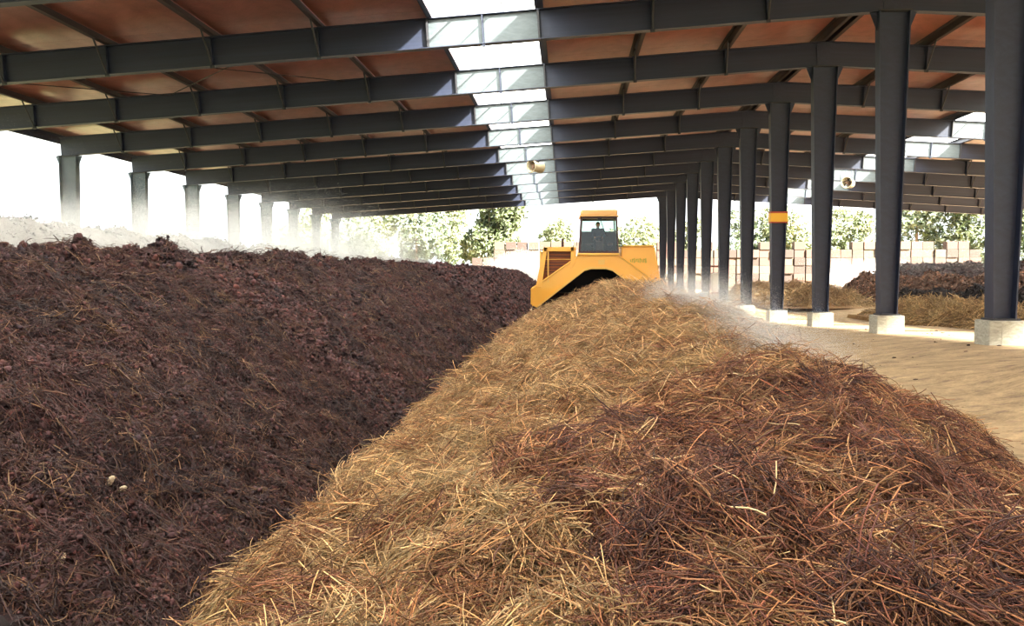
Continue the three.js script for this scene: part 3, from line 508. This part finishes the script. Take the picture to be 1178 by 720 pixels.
// the driver
{
  const p = thing('person', 'driver in dark clothing sitting in the cab of the yellow machine', 'person', [MX, 2.66, -MD - 0.92]);
  const J = { hipL: [-0.11, 0.50, 0.02], hipR: [0.11, 0.50, 0.02], kneeL: [-0.15, 0.52, 0.44], kneeR: [0.15, 0.52, 0.44], footL: [-0.14, 0.08, 0.50], footR: [0.14, 0.08, 0.50], toeL: [-0.15, 0.05, 0.64], toeR: [0.15, 0.05, 0.64], belly: [0, 0.62, 0.0], chest: [0, 0.88, -0.02], neck: [0, 1.06, 0.0], shL: [-0.19, 1.0, -0.01], shR: [0.19, 1.0, -0.01], elL: [-0.27, 0.73, 0.10], elR: [0.27, 0.73, 0.10], wrL: [-0.14, 0.66, 0.36], wrR: [0.17, 0.66, 0.36] };
  const bones = [['hipL', 'kneeL', .085, .062], ['hipR', 'kneeR', .085, .062], ['kneeL', 'footL', .058, .042], ['kneeR', 'footR', .058, .042], ['footL', 'toeL', .045, .035], ['footR', 'toeR', .045, .035], ['hipL', 'hipR', .11, .11], ['belly', 'chest', .14, .15], ['hipL', 'belly', .11, .13], ['hipR', 'belly', .11, .13], ['chest', 'shL', .12, .075], ['chest', 'shR', .12, .075], ['chest', 'neck', .09, .055], ['shL', 'elL', .062, .047], ['shR', 'elR', .062, .047], ['elL', 'wrL', .047, .034], ['elR', 'wrR', .047, .034]];
  for (const s of ['L', 'R']) { const w = J['wr' + s], sx = s === 'L' ? -1 : 1; for (let f = 0; f < 4; f++) { const a = [w[0] + (f - 1.5) * 0.018, w[1] + 0.01, w[2] + 0.06], b = [a[0] - sx * 0.004, a[1] - 0.01, a[2] + 0.05 - Math.abs(f - 1.4) * 0.008], c = [b[0], b[1] - 0.035, b[2] + 0.005]; J[s + 'a' + f] = a; J[s + 'b' + f] = b; J[s + 'c' + f] = c; bones.push(['wr' + s, s + 'a' + f, .026, .011], [s + 'a' + f, s + 'b' + f, .010, .009], [s + 'b' + f, s + 'c' + f, .009, .008]); } J[s + 't'] = [w[0] - sx * 0.05, w[1] + 0.0, w[2] + 0.05]; bones.push(['wr' + s, s + 't', .018, .010]); }
  const headC = [0, 1.21, 0.03];
  const cap = (p, a, b, ra, rb2) => { const dx = b[0] - a[0], dy = b[1] - a[1], dz = b[2] - a[2], L = dx * dx + dy * dy + dz * dz, t = clamp(((p[0] - a[0]) * dx + (p[1] - a[1]) * dy + (p[2] - a[2]) * dz) / L, 0, 1); return Math.hypot(p[0] - a[0] - dx * t, p[1] - a[1] - dy * t, p[2] - a[2] - dz * t) - mixn(ra, rb2, t); };
  const ell = (p, c, r) => (Math.hypot((p[0] - c[0]) / r[0], (p[1] - c[1]) / r[1], (p[2] - c[2]) / r[2]) - 1) * Math.min(...r);
  const smin = (a, b, k) => { const h = clamp(0.5 + 0.5 * (b - a) / k, 0, 1); return mixn(b, a, h) - k * h * (1 - h); };
  const body = (q) => { let v = 1e9; for (const [a, b, ra, rb2] of bones) v = smin(v, cap(q, J[a], J[b], ra, rb2), 0.02); v = smin(v, cap(q, J.neck, [0, 1.14, 0.02], .055, .052), 0.03); v = smin(v, ell(q, headC, [0.078, 0.115, 0.098]), 0.02); v = smin(v, ell(q, [0, 1.20, 0.13], [0.014, 0.026, 0.022]), 0.012); for (const s of [-1, 1]) { v = smin(v, ell(q, [s * 0.08, 1.20, 0.02], [0.012, 0.03, 0.02]), 0.008); v = Math.max(v, -ell(q, [s * 0.033, 1.225, 0.128], [0.014, 0.009, 0.014])); } return Math.max(v, -ell(q, [0, 1.145, 0.13], [0.028, 0.006, 0.02])); };
  const march = (fn, c, h, res, keep) => {
    const mc = new MarchingCubes(res, M.jacket, false, false, 300000); mc.isolation = 0;
    for (let z = 0; z < res; z++) for (let y = 0; y < res; y++) for (let x = 0; x < res; x++) mc.field[x + y * res + z * res * res] = -fn([c[0] + (x / res * 2 - 1) * h, c[1] + (y / res * 2 - 1) * h, c[2] + (z / res * 2 - 1) * h]);
    mc.update(); const n = mc.count, P = mc.positionArray.slice(0, n * 3), N = mc.normalArray.slice(0, n * 3);
    for (let i = 0; i < n; i++) { P[i * 3] = c[0] + P[i * 3] * h; P[i * 3 + 1] = c[1] + P[i * 3 + 1] * h; P[i * 3 + 2] = c[2] + P[i * 3 + 2] * h; }
    const g = new THREE.BufferGeometry(); g.setAttribute('position', new THREE.Float32BufferAttribute(P, 3)); g.setAttribute('normal', new THREE.Float32BufferAttribute(N, 3));
    const col = new Float32Array(n * 3); for (let i = 0; i < n; i++) { const y = P[i * 3 + 1], hand = P[i * 3 + 2] > 0.37 && y > 0.58; const k = y > 1.09 || hand ? [0.35, 0.2, 0.14] : y < 0.62 ? [0.03, 0.03, 0.04] : [0.02, 0.035, 0.07]; col.set(k, i * 3); }
    g.setAttribute('color', new THREE.BufferAttribute(col, 3)); return g;
  };
  const mat = new THREE.MeshStandardMaterial({ vertexColors: true, roughness: 0.9 });
  part('body', march(body, [0, 0.68, 0.2], 0.75, 96), mat, p);
  part('hair', march((q) => Math.max(ell(q, [0, 1.235, 0.02], [0.09, 0.108, 0.108]), -(q[1] - 1.19 - q[2] * 0.55)), [0, 1.23, 0.02], 0.16, 32), M.hair, p);
}

// ------------------------------------------------------------------ two ventilation fans under the skylights
function fan(label, px, py, d, turn) {
  const X = (px - 653) * d / F, y = EYE + (315 - py) * d / F;
  const t = thing('ventilation_fan', label, 'fan', [X, y, -d], 'ventilation fans under the roof'); t.rotation.y = turn;
  const tube = new THREE.LatheGeometry([[0.30, -0.42], [0.33, -0.42], [0.33, -0.2], [0.31, 0.1], [0.33, 0.38], [0.40, 0.44], [0.40, 0.47], [0.31, 0.42], [0.285, 0.1], [0.30, -0.42]].map((p) => new THREE.Vector2(...p)), 28).rotateX(Math.PI / 2);
  part('housing', tube, M.fan, t);
  part('ring', new THREE.TorusGeometry(0.38, 0.035, 8, 28).translate(0, 0, 0.45), M.fan, t);
  part('hub', new THREE.CylinderGeometry(0.09, 0.11, 0.3, 14).rotateX(Math.PI / 2).translate(0, 0, 0.15), M.fanDark, t);
  for (let k = 0; k < 6; k++) part('blade', bx(0.10, 0.2, 0.015).rotateY(0.6).translate(0, 0.19, 0.15).rotateZ(k * Math.PI / 3), M.fanDark, t);
  part('motor', new THREE.CylinderGeometry(0.13, 0.13, 0.35, 14).rotateX(Math.PI / 2).translate(0, 0, -0.35), M.fanDark, t);
  const up = EYE + U * 0.81 + DEPTH - SLOPE * Math.abs(X - U) - y + 0.05;
  part('hanger', merge([bar([-0.2, 0.25, 0], [-0.2, up, 0], 0.02), bar([0.2, 0.25, 0], [0.2, up, 0], 0.02), bx(0.5, 0.04, 0.3, 0, 0.34, 0)]), M.steel, t);
}
fan('cream drum shaped ventilation fan hanging under the left skylight strip', 617, 193, 50, -0.75);
fan('cream drum shaped ventilation fan hanging under the right skylight strip', 965, 214, 59, -0.6);

// small things at the foot of the far columns
{
  const d = 51.5, X = (806 - 653) * d / F, b = thing('barrel', 'small blue barrel with a pale lid beside the seventh central column', 'barrel', [X, groundAt(X, d), -d]);
  part('barrel_body', new THREE.LatheGeometry([[0, 0], [0.27, 0], [0.29, 0.05], [0.29, 0.3], [0.305, 0.32], [0.29, 0.34], [0.29, 0.6], [0.305, 0.62], [0.29, 0.64], [0.28, 0.88], [0, 0.88]].map((p) => new THREE.Vector2(...p)), 20), M.blue, b);
  part('barrel_lid', new THREE.CylinderGeometry(0.3, 0.3, 0.05, 20).translate(0, 0.9, 0), M.white, b);
  const d2 = 55, X2 = (820 - 653) * d2 / F, q = thing('metal_rack', 'rusty metal rack standing behind the sixth and seventh central columns', 'rack', [X2, groundAt(X2, d2), -d2]);
  for (const x of [-0.42, 0.42]) for (const z of [-0.3, 0.3]) part('post', bx(0.09, 2.6, 0.09, x, 1.3, z), M.rust, q);
  for (const y of [0.35, 0.8, 2.55]) part('shelf_frame', merge([bx(0.95, 0.09, 0.07, 0, y, 0.3), bx(0.95, 0.09, 0.07, 0, y, -0.3), bx(0.07, 0.09, 0.6, -0.42, y, 0), bx(0.07, 0.09, 0.6, 0.42, y, 0)]), M.rust, q);
  part('white_sack', rb(0.6, 1.3, 0.4, 0.15, 0, 1.5, 0), M.white, q);
}

// ------------------------------------------------------------------ the yard beyond the far end: stacked blocks and trees
{
  const r = rng(501), geos = [0, 1, 2].map((k) => rb(1.26 - k * 0.04, 0.92, 1.1, 0.05, 0, 0.46, 0));
  const tints = [[0.120, 0.062, 0.054], [0.135, 0.085, 0.070], [0.095, 0.060, 0.048], [0.125, 0.098, 0.080], [0.055, 0.032, 0.027]].map((c) => new THREE.MeshStandardMaterial({ color: lin(...c), map: concreteMap, roughness: 0.9 }));
  const wall = (X0, X1, d, heights, label, group) => {
    let k = 0;
    for (let X = X0; X < X1; X += 1.32, k++) {
      const top = heights(X, k); let y = -0.02;
      for (let j = 0; j < top; j++) {
        const m = new THREE.Mesh(geos[Math.floor(r() * 3)], tints[Math.floor(r() * 5)]); m.name = numbered('stacked_block'); m.castShadow = m.receiveShadow = true;
        m.position.set(X + (r() - 0.5) * 0.03, y, -d + (r() - 0.5) * 0.35); m.rotation.y = (r() - 0.5) * 0.03; scene.add(m); tag(m, `pale pinkish block, ${ORD[j]} row up, ${nth(k)} column from the left, ${label}`, 'block', group); y += 0.925;
      }
    }
  };
  wall(-10.6, 3.2, 96, (X, k) => X < -9 ? 4 : 6, 'behind the machine', 'stacked blocks behind the machine');
  wall(9.8, 47, 98, (X, k) => 5 + (n2(X * 0.35, 4) > 0.1 ? 1 : 0), 'right block wall', 'stacked blocks beyond the right half');
}
function leafCloud(seed, count, rx, ry, rz, size, dens) {
  const r = rng(seed), g = new THREE.BufferGeometry(); // one leaf spray: three crossed leaves
  const pos = [], idx = [];
  for (let k = 0; k < 4; k++) { const a = k * 1.6, c = Math.cos(a), s = Math.sin(a), t = 0.5 + 0.2 * k; const b = pos.length / 3; pos.push(0, 0, 0, c * 0.35 - s * 0.25, 0.25, s * 0.35 + c * 0.25, c * 0.9, 0.35 * t, s * 0.9, c * 0.35 + s * 0.25, -0.02, s * 0.35 - c * 0.25); idx.push(b, b + 1, b + 2, b, b + 2, b + 3); }
  g.setAttribute('position', new THREE.Float32BufferAttribute(pos, 3)); g.setIndex(idx); g.computeVertexNormals();
  const lobes = []; for (let i = 0; i < 11; i++) lobes.push([(r() - 0.5) * 1.3 * rx, (r() - 0.5) * 1.4 * ry, (r() - 0.5) * 1.3 * rz, (0.32 + 0.28 * r())]);
  const im = new THREE.InstancedMesh(g, M.leaf, count), m = new THREE.Matrix4(), q = new THREE.Quaternion(), e = new THREE.Euler(), col = new Float32Array(count * 3);
  for (let i = 0; i < count; i++) {
    const L = lobes[Math.floor(r() * lobes.length)], a = r() * 6.283, u = r() * 2 - 1, k = Math.sqrt(1 - u * u), R = (0.75 + 0.35 * r()) * L[3];
    e.set(r() * 6.3, r() * 6.3, r() * 6.3); q.setFromEuler(e); const s = size * (0.6 + 0.8 * r());
    m.compose(new THREE.Vector3(L[0] + Math.cos(a) * k * R * rx, L[1] + u * R * ry, L[2] + Math.sin(a) * k * R * rz), q, new THREE.Vector3(s, s, s)); im.setMatrixAt(i, m);
    const v = 0.7 + 0.6 * r(); col.set([dens[0] * v * (0.9 + 0.3 * r()), dens[1] * v, dens[2] * v], i * 3);
  }
  im.instanceColor = new THREE.InstancedBufferAttribute(col, 3); im.castShadow = im.receiveShadow = true; return im;
}
function tree(label, px, d, h, rx, tone, seed, count = 1500) {
  const X = (px - 653) * d / F, t = thing('tree', label, 'tree', [X, -0.45, -d], 'trees beyond the shed');
  part('trunk', new THREE.LatheGeometry([[0.38, 0], [0.28, 0.6], [0.22, h * 0.35], [0.12, h * 0.75], [0.0, h * 0.8]].map((p) => new THREE.Vector2(...p)), 10), M.bark, t);
  const c = leafCloud(seed, count, rx, h * 0.42, rx, 0.55, tone); c.name = 'foliage'; c.userData.kind = 'stuff'; c.position.y = h * 0.58; t.add(c);
}
const G1 = [0.042, 0.064, 0.016], G2 = [0.105, 0.130, 0.060], G3 = [0.078, 0.112, 0.064];
[[400, 128, 14, 4.6, G3, 'pale green tree seen beside the last left eave column'], [436, 140, 15, 4.2, G2, 'yellowish pale tree beyond the far end, left of the clearing'], [478, 120, 14, 4.6, G3, 'bluish pale tree beyond the far end over the dark windrow'], [515, 150, 16, 4.0, G2, 'thin pale tree just left of the dark green tree'], [563, 108, 13.6, 4.3, G1, 'dark green leafy tree behind the pale block stack, the darkest in view'], [640, 150, 11, 4.2, G2, 'small pale tree left of the machine cab'], [728, 150, 11.5, 5.0, G2, 'small pale tree right of the machine cab'], [790, 150, 12, 4.6, G2, 'pale tree seen between the farthest central columns'], [850, 140, 13, 5.2, G3, 'pale tree seen left of the yellow banded column'], [905, 138, 15, 5, G2, 'pale tree seen right of the yellow banded column'], [965, 146, 13, 5, G2, 'pale tree behind the block wall under the right fan'], [1040, 128, 17, 6.0, G3, 'broad green tree above the block wall between the two nearest columns'], [1096, 124, 17, 5.2, G1, 'green tree above the block wall close to the nearest column'], [1158, 126, 16, 5.0, G1, 'green tree at the right edge behind the far eave column'], [345, 145, 15, 5, G2, 'pale tree seen through the last left side opening']].forEach((a, i) => tree(a[5], a[0], a[1], a[2], a[3], a[4], 700 + i * 13, i === 4 ? 2400 : 1600));

// ------------------------------------------------------------------ steam: very fine droplets
function puff(seed, n, size) {
  const r = rng(seed), out = { pos: [], idx: [] }, gs = () => (r() + r() + r() + r() - 2) * 0.9;
  for (let i = 0; i < n; i++) { const c = [gs(), gs(), gs()], s = size * (0.6 + 0.8 * r()), b = out.pos.length / 3; for (const v of [[1, 1, 1], [-1, -1, 1], [-1, 1, -1], [1, -1, -1]]) out.pos.push(c[0] + v[0] * s, c[1] + v[1] * s, c[2] + v[2] * s); out.idx.push(b, b + 1, b + 2, b, b + 3, b + 1, b, b + 2, b + 3, b + 1, b + 3, b + 2); }
  const g = new THREE.BufferGeometry(); g.setAttribute('position', new THREE.Float32BufferAttribute(out.pos, 3)); g.setIndex(out.idx); g.computeVertexNormals(); return g;
}
function steam(name, label, count, seed, spotAt, fine = 0.0022) {
  const r = rng(seed), geos = [puff(seed + 1, 900, fine), puff(seed + 2, 900, fine)], t = thing(name, label, 'steam', [0, 0, 0], null, 'stuff'), m = new THREE.Matrix4(), q = new THREE.Quaternion(), e = new THREE.Euler();
  geos.forEach((g) => {
    const im = new THREE.InstancedMesh(g, M.steam, count); im.name = 'steam_droplets'; im.userData.kind = 'stuff';
    for (let i = 0; i < count; i++) { const [x, y, z, s] = spotAt(r); e.set(r() * 6, r() * 6, r() * 6); q.setFromEuler(e); m.compose(new THREE.Vector3(x, y, z), q, new THREE.Vector3(s, s, s)); im.setMatrixAt(i, m); }
    t.add(im);
  });
}
const band = (X0, X1, y0, y1, d0, d1, s0, s1) => (r) => { const d = d0 * Math.pow(d1 / d0, r()), X = mixn(X0, X1, r()), v = Math.pow(r(), 1.8); return [X, mixn(y0, y1, v) + 0.25 * n2(X * 0.3, d * 0.2), -d, mixn(s0, s1, r())]; };
steam('steam_cloud', 'white steam drifting over the heaps along the open left side', 7000, 611, (r) => { const d = 8.5 * Math.pow(44 / 8.5, r()), X = mixn(-17, -6.2, r()), k = clamp(d / 18, 0.45, 1.3); return [X, 2.0 + 1.25 * k * Math.pow(r(), 1.8) + 0.2 * k * n2(X * 0.3, d * 0.2), -d, k * mixn(0.28, 0.55, r())]; });
steam('steam_cloud', 'thin haze of steam rising high between the left eave columns', 900, 661, (r) => { const d = mixn(18, 46, r()); return [mixn(-22, -16, r()), 2.6 + 3.0 * Math.pow(r(), 1.6), -d, mixn(0.5, 0.9, r())]; }, 0.0020);
steam('steam_cloud', 'thin white steam rising from the straw heap below the machine', 520, 621, (r) => { const k = r(), d = mixn(6.8, 12, k), X = mixn(2.0, 1.5, k) + (r() - 0.5) * 0.7; return [X, strawH(X, d) + 0.1 + 0.22 * r(), -d, 0.16 + 0.14 * r()]; });
steam('steam_cloud', 'white steam lying over the dark windrows of the right half', 160, 631, band(20, 28, 2.3, 3.2, 46, 74, 0.5, 1.0));

steam('steam_cloud', 'white steam bank hanging in front of the pale blocks left of the yellow machine', 130, 641, (r) => { const X = mixn(-7.6, -0.8, r()); return [X, 0.9 + 2.6 * r() * (1 - 0.3 * Math.abs(X + 4) / 4), -mixn(80, 86, r()), mixn(0.6, 1.1, r())]; }, 0.0065);
steam('steam_cloud', 'white steam bank in front of the block wall between the third and second nearest columns', 80, 651, (r) => [mixn(26.5, 34, r()), 0.8 + 2.3 * r() * r(), -mixn(82, 88, r()), mixn(0.6, 1.0, r())], 0.0065);

scene.traverse((o) => { if (o.isMesh) { o.castShadow = true; o.receiveShadow = true; } });
renderer.render(scene, camera);
